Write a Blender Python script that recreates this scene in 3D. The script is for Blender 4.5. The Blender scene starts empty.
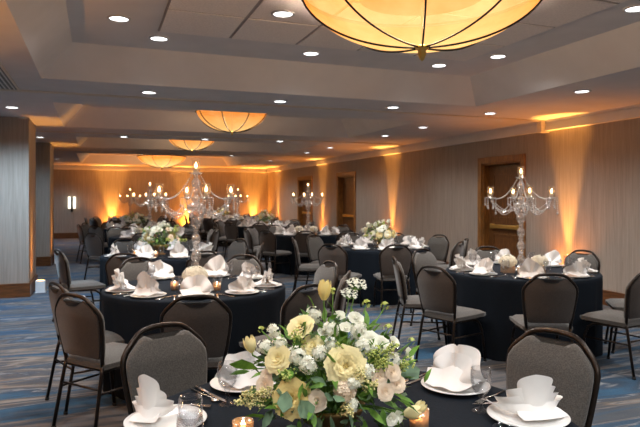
import bpy, math, random
from mathutils import Vector, Matrix
PI = math.pi
sin, cos = math.sin, math.cos
scene = bpy.context.scene
COL = scene.collection
R0 = random.Random(7)

# ------------------------------------------------------------------ camera frame helpers
YAW = math.radians(20.7); F = 590.0; HOR = 198.0; CAMH = 1.5
CS, SN = cos(YAW), sin(YAW)
def cw(xc, z):                      # camera-frame ground offset -> room x, y
    return (xc * CS + z * SN, z * CS - xc * SN)
def atpx(px, d):
    return cw((px - 320) / F * d, d)
def ceil_at(px, py, h):             # a point of a photo row on a horizontal plane of height h
    d = (h - CAMH) * F / (HOR - py)
    return atpx(px, d)

# ------------------------------------------------------------------ mesh builder
class MB:
    def __init__(s): s.v = []; s.f = []; s.sm = []; s.mi = []
    def add(s, vs, fs, smooth=True, mi=0, M=None):
        b = len(s.v)
        for p in vs:
            p = Vector(p)
            s.v.append(M @ p if M is not None else p)
        for f in fs:
            s.f.append(tuple(b + i for i in f)); s.sm.append(smooth); s.mi.append(mi)
        return s
    def box(s, x0, x1, y0, y1, z0, z1, M=None, mi=0):
        vs = [(x, y, z) for z in (z0, z1) for y in (y0, y1) for x in (x0, x1)]
        fs = [(0, 2, 3, 1), (4, 5, 7, 6), (0, 1, 5, 4), (2, 6, 7, 3), (0, 4, 6, 2), (1, 3, 7, 5)]
        return s.add(vs, fs, False, mi, M)
    def quad(s, a, b, c, d, mi=0): return s.add([a, b, c, d], [(0, 1, 2, 3)], False, mi)
    def tube(s, path, r, n=8, M=None, closed=False, caps=True, mi=0):
        path = [Vector(p) for p in path]; L = len(path)
        rr = r if isinstance(r, (list, tuple)) else [r] * L
        vs = []; fs = []; up = None
        for i, p in enumerate(path):
            if closed: t = path[(i + 1) % L] - path[i - 1]
            else: t = path[min(i + 1, L - 1)] - path[max(i - 1, 0)]
            t.normalize()
            if up is None:
                up = Vector((0, 0, 1)) if abs(t.z) < .9 else Vector((1, 0, 0))
            up = (up - t * up.dot(t))
            if up.length < 1e-6: up = Vector((0, 1, 0)) - t * t.y
            up.normalize(); sd = t.cross(up)
            for k in range(n):
                a = 2 * PI * k / n
                vs.append(p + (up * cos(a) + sd * sin(a)) * rr[i])
        for i in range(L if closed else L - 1):
            j = (i + 1) % L
            for k in range(n):
                m = (k + 1) % n
                fs.append((i * n + k, i * n + m, j * n + m, j * n + k))
        if caps and not closed:
            fs.append(tuple(range(n - 1, -1, -1))); fs.append(tuple((L - 1) * n + k for k in range(n)))
        return s.add(vs, fs, True, mi, M)
    def lathe(s, prof, n=24, M=None, fr=None, caps=True, mi=0):
        vs = []; fs = []; L = len(prof)
        for i, (r, z) in enumerate(prof):
            for k in range(n):
                a = 2 * PI * k / n
                q = r * (fr(a, i) if fr else 1.0)
                vs.append((q * cos(a), q * sin(a), z))
        for i in range(L - 1):
            for k in range(n):
                m = (k + 1) % n
                fs.append((i * n + k, i * n + m, (i + 1) * n + m, (i + 1) * n + k))
        if caps:
            if prof[0][0] > 1e-4: fs.append(tuple(range(n - 1, -1, -1)))
            if prof[-1][0] > 1e-4: fs.append(tuple((L - 1) * n + k for k in range(n)))
        return s.add(vs, fs, True, mi, M)
    def ball(s, c, r, n=8, m=6, sz=1.0, M=None, mi=0):
        pr = [(max(1e-5, r * sin(PI * i / m)), -r * sz * cos(PI * i / m)) for i in range(m + 1)]
        T = Matrix.Translation(Vector(c))
        return s.lathe(pr, n, (M @ T) if M is not None else T, None, False, mi)
    def grid(s, fn, nu, nv, M=None, mi=0, smooth=True):
        vs = [fn(i / nu, j / nv) for j in range(nv + 1) for i in range(nu + 1)]
        fs = [(j * (nu + 1) + i, j * (nu + 1) + i + 1, (j + 1) * (nu + 1) + i + 1, (j + 1) * (nu + 1) + i) for j in range(nv) for i in range(nu)]
        return s.add(vs, fs, smooth, mi, M)
    def mesh(s, name, mats):
        me = bpy.data.meshes.new(name)
        me.from_pydata([tuple(p) for p in s.v], [], s.f)
        me.polygons.foreach_set('use_smooth', s.sm); me.polygons.foreach_set('material_index', s.mi)
        for m in (mats if isinstance(mats, (list, tuple)) else [mats]): me.materials.append(m)
        me.update()
        return me

def put(name, me, parent=None, loc=None):
    o = bpy.data.objects.new(name, me); COL.objects.link(o)
    if parent is not None: o.parent = parent
    if loc is not None: o.location = loc
    return o
def obj(name, mb, mat, parent=None, loc=None): return put(name, mb.mesh(name, mat), parent, loc)
def tag(o, label=None, cat=None, group=None, kind=None):
    if label: o['label'] = label
    if cat: o['category'] = cat
    if group: o['group'] = group
    if kind: o['kind'] = kind
    return o
def thing(name, label, cat, loc=(0, 0, 0), rz=0, group=None):
    o = bpy.data.objects.new(name, None); COL.objects.link(o)
    o.empty_display_size = .1; o.location = loc; o.rotation_euler = (0, 0, rz)
    if name == 'banquet_chair': o.scale = (.98, .98, .98)
    return tag(o, label, cat, group)
def struct(name, mb, mat, parent=None):
    o = obj(name, mb, mat, parent)
    if parent is None: o['kind'] = 'structure'
    return o
def mod_bevel(o, w, seg=2):
    m = o.modifiers.new('bevel', 'BEVEL'); m.width = w; m.segments = seg; m.limit_method = 'ANGLE'
    return o
def mod_sub(o, n=1):
    m = o.modifiers.new('sub', 'SUBSURF'); m.levels = n; m.render_levels = n
    return o
def mod_solid(o, t, off=0):
    m = o.modifiers.new('solid', 'SOLIDIFY'); m.thickness = t; m.offset = off
    return o
KIDS = {}
def dup(root, loc, rz, label, group=None):
    """copy a thing with its parts and sub-parts"""
    if root not in KIDS:
        KIDS[root] = [(c, list(c.children)) for c in list(root.children)]
    r = root.copy(); COL.objects.link(r); r.location = loc; r.rotation_euler = (0, 0, rz); r['label'] = label
    if group: r['group'] = group
    for c, gs in KIDS[root]:
        k = c.copy(); COL.objects.link(k); k.parent = r
        for g in gs:
            q = g.copy(); COL.objects.link(q); q.parent = k
    return r
class Proto:
    """a first thing built at the origin, then copied for each further place"""
    def __init__(s, root): s.root = root; s.used = False; KIDS[root] = [(c, list(c.children)) for c in list(root.children)]
    def at(s, loc, rz, label, group=None):
        if not s.used:
            s.used = True; r = s.root
            r.location = loc; r.rotation_euler = (0, 0, rz); r['label'] = label
            if group: r['group'] = group
            return r
        return dup(s.root, loc, rz, label, group)

# ------------------------------------------------------------------ materials
def mat(name, col, rough=.6, metal=0.0, var=.12, scale=20.0, stretch=(1, 1, 1), bump=0.0, spec=.5, sheen=0.0, coat=0.0, col2=None, detail=3, trans=0.0):
    m = bpy.data.materials.new(name); m.use_nodes = True
    nt = m.node_tree; N = nt.nodes; Lk = nt.links
    b = N['Principled BSDF']
    tc = N.new('ShaderNodeTexCoord'); mp = N.new('ShaderNodeMapping'); mp.inputs['Scale'].default_value = stretch
    nz = N.new('ShaderNodeTexNoise'); nz.inputs['Scale'].default_value = scale; nz.inputs['Detail'].default_value = detail
    rp = N.new('ShaderNodeValToRGB')
    c1 = tuple(max(0, c * (1 - var)) for c in col); c2 = tuple(min(1, c * (1 + var)) for c in (col2 or col))
    rp.color_ramp.elements[0].color = (*c1, 1); rp.color_ramp.elements[1].color = (*c2, 1)
    rp.color_ramp.elements[0].position = .35; rp.color_ramp.elements[1].position = .65
    Lk.new(tc.outputs['Object'], mp.inputs['Vector']); Lk.new(mp.outputs[0], nz.inputs['Vector'])
    Lk.new(nz.outputs['Fac'], rp.inputs[0]); Lk.new(rp.outputs[0], b.inputs['Base Color'])
    b.inputs['Roughness'].default_value = rough; b.inputs['Metallic'].default_value = metal
    b.inputs['Specular IOR Level'].default_value = spec
    b.inputs['Sheen Weight'].default_value = sheen; b.inputs['Coat Weight'].default_value = coat
    if bump:
        bp = N.new('ShaderNodeBump'); bp.inputs['Strength'].default_value = bump; bp.inputs['Distance'].default_value = .01
        Lk.new(nz.outputs['Fac'], bp.inputs['Height']); Lk.new(bp.outputs[0], b.inputs['Normal'])
    if trans:
        tl = N.new('ShaderNodeBsdfTranslucent'); Lk.new(rp.outputs[0], tl.inputs['Color']); mx = N.new('ShaderNodeMixShader'); mx.inputs[0].default_value = trans
        Lk.new(b.outputs[0], mx.inputs[1]); Lk.new(tl.outputs[0], mx.inputs[2]); Lk.new(mx.outputs[0], N['Material Output'].inputs['Surface'])
    return m
def emit(name, col, strength, col2=None, scale=6.0):
    m = bpy.data.materials.new(name); m.use_nodes = True
    nt = m.node_tree; N = nt.nodes; Lk = nt.links
    for n in list(N): N.remove(n)
    out = N.new('ShaderNodeOutputMaterial'); e = N.new('ShaderNodeEmission')
    tc = N.new('ShaderNodeTexCoord'); nz = N.new('ShaderNodeTexNoise'); nz.inputs['Scale'].default_value = scale
    rp = N.new('ShaderNodeValToRGB'); rp.color_ramp.elements[0].color = (*col, 1); rp.color_ramp.elements[1].color = (*(col2 or col), 1)
    rp.color_ramp.elements[0].position = .3; rp.color_ramp.elements[1].position = .7
    Lk.new(tc.outputs['Object'], nz.inputs['Vector']); Lk.new(nz.outputs['Fac'], rp.inputs[0]); Lk.new(rp.outputs[0], e.inputs['Color'])
    e.inputs['Strength'].default_value = strength; Lk.new(e.outputs[0], out.inputs['Surface'])
    return m
def glassy(name, tint=(.95, .97, 1), gloss=.12, milky=0.0, milk=(.9, .9, .9), rough=.03):
    """thin clear glass: see-through with rim reflections"""
    m = bpy.data.materials.new(name); m.use_nodes = True
    nt = m.node_tree; N = nt.nodes; Lk = nt.links
    for n in list(N): N.remove(n)
    out = N.new('ShaderNodeOutputMaterial')
    tr = N.new('ShaderNodeBsdfTransparent'); gl = N.new('ShaderNodeBsdfGlossy'); gl.inputs['Roughness'].default_value = rough
    lw = N.new('ShaderNodeLayerWeight'); lw.inputs['Blend'].default_value = .35
    tc = N.new('ShaderNodeTexCoord'); nz = N.new('ShaderNodeTexNoise'); nz.inputs['Scale'].default_value = 3
    rp = N.new('ShaderNodeValToRGB'); rp.color_ramp.elements[0].color = (*[c * .97 for c in tint], 1); rp.color_ramp.elements[1].color = (*tint, 1)
    Lk.new(tc.outputs['Object'], nz.inputs['Vector']); Lk.new(nz.outputs['Fac'], rp.inputs[0]); Lk.new(rp.outputs[0], tr.inputs['Color'])
    ma = N.new('ShaderNodeMath'); ma.operation = 'MULTIPLY_ADD'; ma.inputs[1].default_value = .42; ma.inputs[2].default_value = gloss; ma.use_clamp = True
    Lk.new(lw.outputs['Facing'], ma.inputs[0])
    mx = N.new('ShaderNodeMixShader'); Lk.new(ma.outputs[0], mx.inputs[0]); Lk.new(tr.outputs[0], mx.inputs[1]); Lk.new(gl.outputs[0], mx.inputs[2])
    last = mx
    if milky:
        df = N.new('ShaderNodeBsdfDiffuse'); df.inputs['Color'].default_value = (*milk, 1)
        tl = N.new('ShaderNodeBsdfTranslucent'); tl.inputs['Color'].default_value = (*milk, 1)
        ad = N.new('ShaderNodeMixShader'); ad.inputs[0].default_value = .5; Lk.new(df.outputs[0], ad.inputs[1]); Lk.new(tl.outputs[0], ad.inputs[2])
        m2 = N.new('ShaderNodeMixShader'); m2.inputs[0].default_value = milky
        Lk.new(mx.outputs[0], m2.inputs[1]); Lk.new(ad.outputs[0], m2.inputs[2]); last = m2
    Lk.new(last.outputs[0], out.inputs['Surface'])
    return m

M = {}
M['ceil'] = mat('painted_ceiling', (.76, .725, .71), .9, var=.03, scale=3)
M['tile'] = mat('ceiling_tile', (.86, .79, .74), .95, var=.06, scale=60)
M['grid'] = mat('tile_grid', (.34, .30, .28), .7, var=.03)
M['cream'] = mat('cream_trim', (.72, .62, .50), .5, var=.04)
M['wood'] = mat('brown_wood', (.24, .105, .026), .4, var=.35, scale=9, stretch=(6, 6, .7), bump=.05)
M['wooddark'] = mat('dark_wood', (.14, .056, .016), .4, var=.35, scale=9, stretch=(6, 6, .7), bump=.05)
M['base'] = mat('baseboard_wood', (.135, .050, .015), .4, var=.3, scale=9, stretch=(.7, .7, 6), bump=.04)
M['brass'] = mat('brass', (.75, .50, .14), .35, .9, var=.05)
M['black'] = mat('black_metal', (.012, .011, .011), .4, .6, var=.1)
M['frame'] = mat('bronze_tube', (.034, .025, .020), .32, .75, var=.12, scale=40)
M['fabric'] = mat('taupe_fabric', (.088, .079, .070), .88, var=.28, scale=160, bump=.25, sheen=.25)
M['backfab'] = mat('brown_back_fabric', (.055, .040, .031), .85, var=.25, scale=160, bump=.2, sheen=.2)
M['rubber'] = mat('black_rubber', (.015, .015, .015), .8)
M['cloth'] = mat('black_tablecloth', (.0068, .0105, .0165), .88, var=.12, scale=120, bump=.08, sheen=.0, spec=.14)
M['napkin'] = mat('white_napkin', (.82, .79, .76), .85, var=.03, scale=14, bump=.12, sheen=.2)
M['china'] = mat('white_china', (.82, .81, .79), .16, var=.02, spec=.6)
M['steel'] = mat('polished_steel', (.72, .70, .68), .18, 1.0, var=.03)
M['glass'] = glassy('clear_glass', tint=(.985, .99, 1), gloss=.035)
M['crystal'] = glassy('crystal', tint=(.97, .93, .90), gloss=.26, milky=.15, milk=(.95, .90, .86), rough=.12)
M['bead'] = glassy('crystal_bead', tint=(.97, .95, .93), gloss=.30, milky=.36, milk=(.95, .93, .90), rough=.1)
M['candle'] = mat('ivory_wax', (.85, .78, .62), .5, var=.03)
M['flame'] = emit('candle_flame', (1, .62, .25), 30, (1, .75, .40), 40)
M['mercury'] = glassy('mercury_glass', tint=(.9, .70, .5), gloss=.35, milky=.30, milk=(.9, .62, .40), rough=.2)
M['cup'] = glassy('hurricane_glass', tint=(1, .93, .86), gloss=.07, milky=.07, milk=(1, .75, .5))
M['lens'] = emit('downlight_lens', (.93, .97, 1.0), 6.0, (1, 1, 1), 60)
M['trim'] = mat('white_trim', (.65, .63, .62), .5, var=.03)
M['light_blocker'] = mat('light_blocker_black', (.004, .003, .002), .9, var=.05, spec=0)
M['box'] = mat('white_fixture', (.75, .76, .78), .5, var=.03)
M['led'] = emit('amber_led', (1, .50, .14), 12)
M['sconce'] = emit('sconce_glow', (1, .90, .72), 2.2)
M['stem'] = mat('flower_stem', (.13, .26, .04), .6, var=.2)
M['leaf'] = mat('green_leaf', (.075, .19, .018), .5, var=.35, scale=18, col2=(.16, .32, .045), trans=.3)
M['euca'] = mat('eucalyptus_leaf', (.14, .23, .13), .6, var=.25, scale=18, trans=.15)
M['rosecream'] = mat('cream_petal', (.95, .84, .47), .7, var=.05, scale=22, trans=.18)
M['roseyellow'] = mat('butter_petal', (.95, .77, .33), .7, var=.06, scale=22, trans=.18)
M['roseblush'] = mat('blush_petal', (.96, .80, .62), .7, var=.05, scale=22, trans=.18)
M['white'] = mat('white_petal', (.96, .95, .82), .7, var=.03, scale=22, trans=.2)
M['limebud'] = mat('lime_bud', (.68, .74, .22), .7, var=.15, scale=40, trans=.2)
M['yellowbud'] = mat('waxflower_bud', (.82, .72, .33), .7, var=.2, scale=60, trans=.1)
M['tulip'] = mat('tulip_petal', (.97, .80, .34), .6, var=.08, scale=14, trans=.3)
M['hydra'] = mat('hydrangea_petal', (.94, .89, .76), .8, var=.05, scale=60, trans=.3)
M['vase'] = mat('gold_vase', (.42, .26, .10), .35, .8, var=.1)

# wallpaper with vertical streaks
def wallpaper(name, base, amp=.22):
    m = bpy.data.materials.new(name); m.use_nodes = True
    nt = m.node_tree; N = nt.nodes; Lk = nt.links; b = N['Principled BSDF']
    tc = N.new('ShaderNodeTexCoord')
    def nz(sc, st, dist=0):
        mp = N.new('ShaderNodeMapping'); mp.inputs['Scale'].default_value = st
        n = N.new('ShaderNodeTexNoise'); n.inputs['Scale'].default_value = sc; n.inputs['Detail'].default_value = 4; n.inputs['Distortion'].default_value = dist
        Lk.new(tc.outputs['Object'], mp.inputs['Vector']); Lk.new(mp.outputs[0], n.inputs['Vector']); return n
    a = nz(1, (38, 38, 1.1), 1.2); c = nz(1, (110, 110, 3), .5)
    ad = N.new('ShaderNodeMath'); ad.operation = 'MULTIPLY_ADD'; ad.inputs[1].default_value = .6
    mu = N.new('ShaderNodeMath'); mu.operation = 'MULTIPLY'; mu.inputs[1].default_value = .4
    Lk.new(c.outputs['Fac'], mu.inputs[0]); Lk.new(a.outputs['Fac'], ad.inputs[0]); Lk.new(mu.outputs[0], ad.inputs[2])
    rp = N.new('ShaderNodeValToRGB')
    rp.color_ramp.elements[0].position = .38; rp.color_ramp.elements[1].position = .62
    rp.color_ramp.elements[0].color = (*[x * (1 - amp) for x in base], 1); rp.color_ramp.elements[1].color = (*[x * (1 + amp) for x in base], 1)
    Lk.new(ad.outputs[0], rp.inputs[0]); Lk.new(rp.outputs[0], b.inputs['Base Color'])
    b.inputs['Roughness'].default_value = .75
    bp = N.new('ShaderNodeBump'); bp.inputs['Strength'].default_value = .15; bp.inputs['Distance'].default_value = .004
    Lk.new(ad.outputs[0], bp.inputs['Height']); Lk.new(bp.outputs[0], b.inputs['Normal'])
    return m
M['wall'] = wallpaper('streaked_wallpaper', (.335, .278, .232), .16)

def carpet():
    m = bpy.data.materials.new('streaked_blue_carpet'); m.use_nodes = True
    nt = m.node_tree; N = nt.nodes; Lk = nt.links; b = N['Principled BSDF']
    tc = N.new('ShaderNodeTexCoord')
    def nz(st, dist=0, det=3, loc=(0, 0, 0), rot=0):
        mp = N.new('ShaderNodeMapping'); mp.inputs['Scale'].default_value = st; mp.inputs['Location'].default_value = loc; mp.inputs['Rotation'].default_value = (0, 0, rot)
        n = N.new('ShaderNodeTexNoise'); n.inputs['Scale'].default_value = 1; n.inputs['Detail'].default_value = det; n.inputs['Distortion'].default_value = dist
        Lk.new(tc.outputs['Object'], mp.inputs['Vector']); Lk.new(mp.outputs[0], n.inputs['Vector']); return n
    a = nz((.50, 3.6, 1), .9, 5, (3, 1, 0), .10)          # long streaks
    rp = N.new('ShaderNodeValToRGB'); cr = rp.color_ramp
    cr.elements[0].position = .30; cr.elements[0].color = (.004, .028, .065, 1)
    cr.elements[1].position = .72; cr.elements[1].color = (.008, .060, .125, 1)
    for p, c in ((.40, (.005, .066, .140)), (.46, (.010, .034, .070)), (.474, (.22, .23, .24)), (.488, (.030, .045, .070)), (.525, (.060, .062, .070)), (.55, (.125, .098, .080)), (.575, (.21, .195, .18)), (.59, (.022, .038, .065)), (.625, (.05, .06, .075))):
        e = cr.elements.new(p); e.color = (*c, 1)
    Lk.new(a.outputs['Fac'], rp.inputs[0])
    g = nz((.55, .85, 1), 1.2, 2, (7.3, 2.2, 0), -.2)       # broad plain areas
    f = nz((1.4, 14, 1), .3, 3, (0, 0, 0), .08)
    rg = N.new('ShaderNodeValToRGB'); cg = rg.color_ramp
    cg.elements[0].position = .40; cg.elements[0].color = (.024, .036, .055, 1); cg.elements[1].position = .60; cg.elements[1].color = (.135, .120, .112, 1)
    Lk.new(f.outputs['Fac'], rg.inputs[0])
    mk = N.new('ShaderNodeValToRGB'); mk.color_ramp.elements[0].position = .57; mk.color_ramp.elements[1].position = .63
    Lk.new(g.outputs['Fac'], mk.inputs[0])
    mx = N.new('ShaderNodeMix'); mx.data_type = 'RGBA'
    Lk.new(mk.outputs[0], mx.inputs[0]); Lk.new(rp.outputs[0], mx.inputs[6]); Lk.new(rg.outputs[0], mx.inputs[7])
    Lk.new(mx.outputs[2], b.inputs['Base Color'])
    pile = nz((260, 260, 260), 0, 2)
    bp = N.new('ShaderNodeBump'); bp.inputs['Strength'].default_value = .35; bp.inputs['Distance'].default_value = .006
    Lk.new(pile.outputs['Fac'], bp.inputs['Height']); Lk.new(bp.outputs[0], b.inputs['Normal'])
    b.inputs['Roughness'].default_value = .95; b.inputs['Sheen Weight'].default_value = .1
    return m
M['carpet'] = carpet()

def bowlmat(name, lo, hi, z0, z1, s):
    """alabaster bowl lit from inside by bulbs in its lower middle"""
    m = bpy.data.materials.new(name); m.use_nodes = True
    nt = m.node_tree; N = nt.nodes; Lk = nt.links
    for n in list(N): N.remove(n)
    out = N.new('ShaderNodeOutputMaterial'); e = N.new('ShaderNodeEmission')
    tc = N.new('ShaderNodeTexCoord'); sp = N.new('ShaderNodeSeparateXYZ'); Lk.new(tc.outputs['Object'], sp.inputs[0])
    mr = N.new('ShaderNodeMapRange'); mr.inputs[1].default_value = z1; mr.inputs[2].default_value = z0; Lk.new(sp.outputs[2], mr.inputs[0])
    nz = N.new('ShaderNodeTexNoise'); nz.inputs['Scale'].default_value = 5; nz.inputs['Detail'].default_value = 6; Lk.new(tc.outputs['Object'], nz.inputs['Vector'])
    ma = N.new('ShaderNodeMath'); ma.operation = 'MULTIPLY_ADD'; ma.inputs[1].default_value = .9; ma.inputs[2].default_value = -.45; Lk.new(nz.outputs['Fac'], ma.inputs[0])
    ad = N.new('ShaderNodeMath'); ad.operation = 'ADD'; ad.use_clamp = True; Lk.new(mr.outputs[0], ad.inputs[0]); Lk.new(ma.outputs[0], ad.inputs[1])
    rp = N.new('ShaderNodeValToRGB'); rp.color_ramp.elements[0].color = (*lo, 1); rp.color_ramp.elements[1].color = (*hi, 1)
    Lk.new(ad.outputs[0], rp.inputs[0]); Lk.new(rp.outputs[0], e.inputs['Color']); e.inputs['Strength'].default_value = s
    tr = N.new('ShaderNodeBsdfTransparent'); tr.inputs['Color'].default_value = (1, .86, .66, 1); mx = N.new('ShaderNodeMixShader'); mx.inputs[0].default_value = .20
    Lk.new(e.outputs[0], mx.inputs[1]); Lk.new(tr.outputs[0], mx.inputs[2]); Lk.new(mx.outputs[0], out.inputs['Surface'])
    return m

# ------------------------------------------------------------------ room shell
XL, XR, YN, YB = -4.2, 6.67, -3.4, 23.8
CZ, CT = 2.72, 3.04
struct('floor', MB().box(XL, XR + .3, YN, YB + .2, -.12, 0), M['carpet'])

COFF = [(-.53, 4.72, .55, 6.62), (-.53, 4.78, 8.25, 11.0), (-.40, 4.75, 12.65, 15.3), (-.53, 4.75, 17.2, 22.6)]
SL = .30
mb = MB()
ys = [YN] + [v for c in COFF for v in (c[2], c[3])] + [YB + .2]
for i in range(0, len(ys), 2): mb.box(XL, XR + .3, ys[i], ys[i + 1], CZ, CZ + .02)
for c in COFF:
    mb.box(XL, c[0], c[2], c[3], CZ, CZ + .02); mb.box(c[1], XR + .3, c[2], c[3], CZ, CZ + .02)
struct('ceiling', mb, M['ceil'])
for ci, (x0, x1, y0, y1) in enumerate(COFF):
    mb = MB(); s = SL
    a = [(x0, y0, CZ), (x1, y0, CZ), (x1, y1, CZ), (x0, y1, CZ)]
    b = [(x0 + s, y0 + s, CT), (x1 - s, y0 + s, CT), (x1 - s, y1 - s, CT), (x0 + s, y1 - s, CT)]
    for k in range(4): mb.quad(a[k], b[k], b[(k + 1) % 4], a[(k + 1) % 4])
    mb.quad(b[3], b[2], b[1], b[0])
    struct('ceiling_coffer', mb, M['ceil'])
# acoustic tiles set in the near coffer
tx0, tx1, ty0, ty1 = .52, 3.84, 1.4, 5.58
mb = MB()
mb.box(tx0, tx1, ty0, ty1, CT - .012, CT - .004)
struct('ceiling_panel', mb, M['grid'])
mb = MB(); nx, ny = 5, 6
for i in range(nx):
    for j in range(ny):
        w = (tx1 - tx0) / nx; h = (ty1 - ty0) / ny
        mb.box(tx0 + i * w + .016, tx0 + (i + 1) * w - .016, ty0 + j * h + .016, ty0 + (j + 1) * h - .016, CT - .020, CT - .011)
struct('ceiling_tile_field', mb, M['tile'])
# movable-wall tracks in the soffits
for i, y in enumerate((7.45, 11.85, 16.25)):
    struct('trim_%d' % (i + 1), MB().box(XL + .02, XR - .02, y - .045, y + .045, CZ - .012, CZ + .005), M['cream'])

DOORS = [(8.08, 9.15), (14.95, 16.1), (18.45, 19.75)]
DH = 2.13
mb = MB(); y = YN
for d0, d1 in DOORS:
    mb.box(XR, XR + .3, y, d0, 0, CZ + .02); mb.box(XR, XR + .3, d0, d1, DH, CZ + .02); y = d1
mb.box(XR, XR + .3, y, YB + .2, 0, CZ + .02)
struct('wall_right', mb, M['wall'])
struct('wall_back', MB().box(XL, XR, YB, YB + .2, 0, CZ + .02), M['wall'])
struct('wall_front', MB().box(XL, XR, YN - .2, YN, 0, CZ + .02), M['wall'])
struct('wall_left', MB().box(XL - .2, XL, YN, YB, 0, CZ + .02), M['wall'])
PIERS = [(9.95, 11.05), (14.3, 15.4)]
PX = -.97
for y0, y1 in PIERS:
    struct('wall_pier', MB().box(XL, PX, y0, y1, 0, CZ + .01), M['wall'])
    mb = MB(); mb.box(XL, PX + .02, y0 - .02, y1 + .02, 0, .19); mb.box(XL, PX + .026, y0 - .026, y1 + .026, .19, .21)
    struct('baseboard_pier', mb, M['base'])
mb = MB(); y = YN
for d0, d1 in DOORS + [(YB, YB)]:
    if d1 > d0 or True:
        mb.box(XR - .02, XR, y, d0 - .11 if d1 > d0 else YB, 0, .19); mb.box(XR - .026, XR, y, d0 - .11 if d1 > d0 else YB, .19, .21); y = d1 + .11
struct('baseboard_right', mb, M['base'])
mb = MB(); mb.box(XL, XR - .03, YB - .02, YB, 0, .19); mb.box(XL, XR - .03, YB - .026, YB, .19, .21)
struct('baseboard_back', mb, M['base'])
# crown band under the soffit
mb = MB(); mb.box(XR - .07, XR, YN, YB, 2.575, CZ); mb.box(XR - .095, XR, YN, YB, 2.555, 2.585); mb.box(XR - .10, XR, YN, YB, CZ - .03, CZ)
struct('trim_4', mb, M['ceil'])
mb = MB(); mb.box(XL, XR - .1, YB - .07, YB, 2.575, CZ); mb.box(XL, XR - .1, YB - .095, YB, 2.555, 2.585); mb.box(XL, XR - .1, YB - .10, YB, CZ - .03, CZ)
struct('trim_5', mb, M['ceil'])
mb = MB(); mb.box(XR - .16, XR, 7.42, 7.52, 2.53, CZ); struct('trim_6', mb, M['cream'])

for i, (d0, d1) in enumerate(DOORS):
    mb = MB(); cwid = .11
    for (a, b) in ((d0 - cwid, d0), (d1, d1 + cwid)): mb.box(XR - .03, XR + .02, a, b, 0, DH + cwid)
    mb.box(XR - .03, XR + .02, d0, d1, DH, DH + cwid)
    mb.box(XR, XR + .2, d0 - .001, d0 + .03, 0, DH); mb.box(XR, XR + .2, d1 - .03, d1 + .001, 0, DH); mb.box(XR, XR + .2, d0, d1, DH - .03, DH)
    fr = mod_bevel(obj('door_%d' % (i + 1), mb, M['wood']), .006); fr['kind'] = 'structure'
    mb = MB(); mb.box(XR + .13, XR + .175, d0 + .03, d1 - .03, .01, DH - .03)
    e0, e1 = d0 + .15, d1 - .15
    for (z0, z1) in ((.2, .85), (1.12, 1.95)):                         # raised panel mouldings
        mb.box(XR + .118, XR + .13, e0, e1, z0, z0 + .03); mb.box(XR + .118, XR + .13, e0, e1, z1 - .03, z1)
        mb.box(XR + .118, XR + .13, e0, e0 + .03, z0, z1); mb.box(XR + .118, XR + .13, e1 - .03, e1, z0, z1)
    lf = obj('door_leaf', mb, M['wooddark'], fr)
    mb = MB(); mb.box(XR + .06, XR + .10, d0 + .12, d1 - .14, .955, 1.02)
    mb.box(XR + .05, XR + .13, d0 + .06, d0 + .18, .935, 1.035); mb.box(XR + .07, XR + .13, d1 - .2, d1 - .12, .945, 1.03)
    mod_bevel(obj('push_bar', mb, M['brass'], lf), .006)
struct('wall_corridor', MB().box(XR + .3, XR + .34, 7.8, 20.2, 0, 2.4), M['wooddark'])

# ------------------------------------------------------------------ lights
def spot(loc, target, energy, col, size, blend=.6, radius=.06):
    l = bpy.data.lights.new('spot_lamp', 'SPOT'); l.energy = energy; l.color = col; l.spot_size = math.radians(size); l.spot_blend = blend; l.shadow_soft_size = radius
    o = bpy.data.objects.new('spot_lamp', l); COL.objects.link(o); o.location = loc
    d = Vector(target) - Vector(loc); o.rotation_euler = d.to_track_quat('-Z', 'Y').to_euler()
    return o
def point(loc, energy, col, radius=.1):
    l = bpy.data.lights.new('point_lamp', 'POINT'); l.energy = energy; l.color = col; l.shadow_soft_size = radius
    o = bpy.data.objects.new('point_lamp', l); COL.objects.link(o); o.location = loc
    return o

DL_E = 95
mb = MB(); mb.lathe([(.098, 0), (.098, -.008), (.078, -.012), (.076, -.001)], 28, caps=False)
t = thing('recessed_downlight', 'x', 'downlight', (0, 0, 0), 0, 'recessed downlights')
obj('trim_ring', mb, M['trim'], t)
mb = MB(); mb.lathe([(.0001, -.004), (.076, -.004)], 28, caps=False); obj('lens', mb, M['lens'], t)
PD = Proto(t)
DL = []      # (x, y, z, label)
def coffer_h(x, y):
    for x0, x1, y0, y1 in COFF:
        if x0 + SL < x < x1 - SL and y0 + SL < y < y1 - SL: return CT
    return CZ
UP = [(119, 18, 'at the pillar-side corner of the near coffer'), (159, 38, 'by the pillar-side end of the coffer tiles'),
      (283, 11, 'set within the tiles beside the big bowl pendant'), (311, 53, 'beyond the tiles, midway along the coffer end'),
      (439, 65, 'below the tiles at the door-side coffer end'), (498, 56, 'at the door-side corner of the near coffer'),
      (636, 8, 'on the door-side border of the near coffer')]
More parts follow.
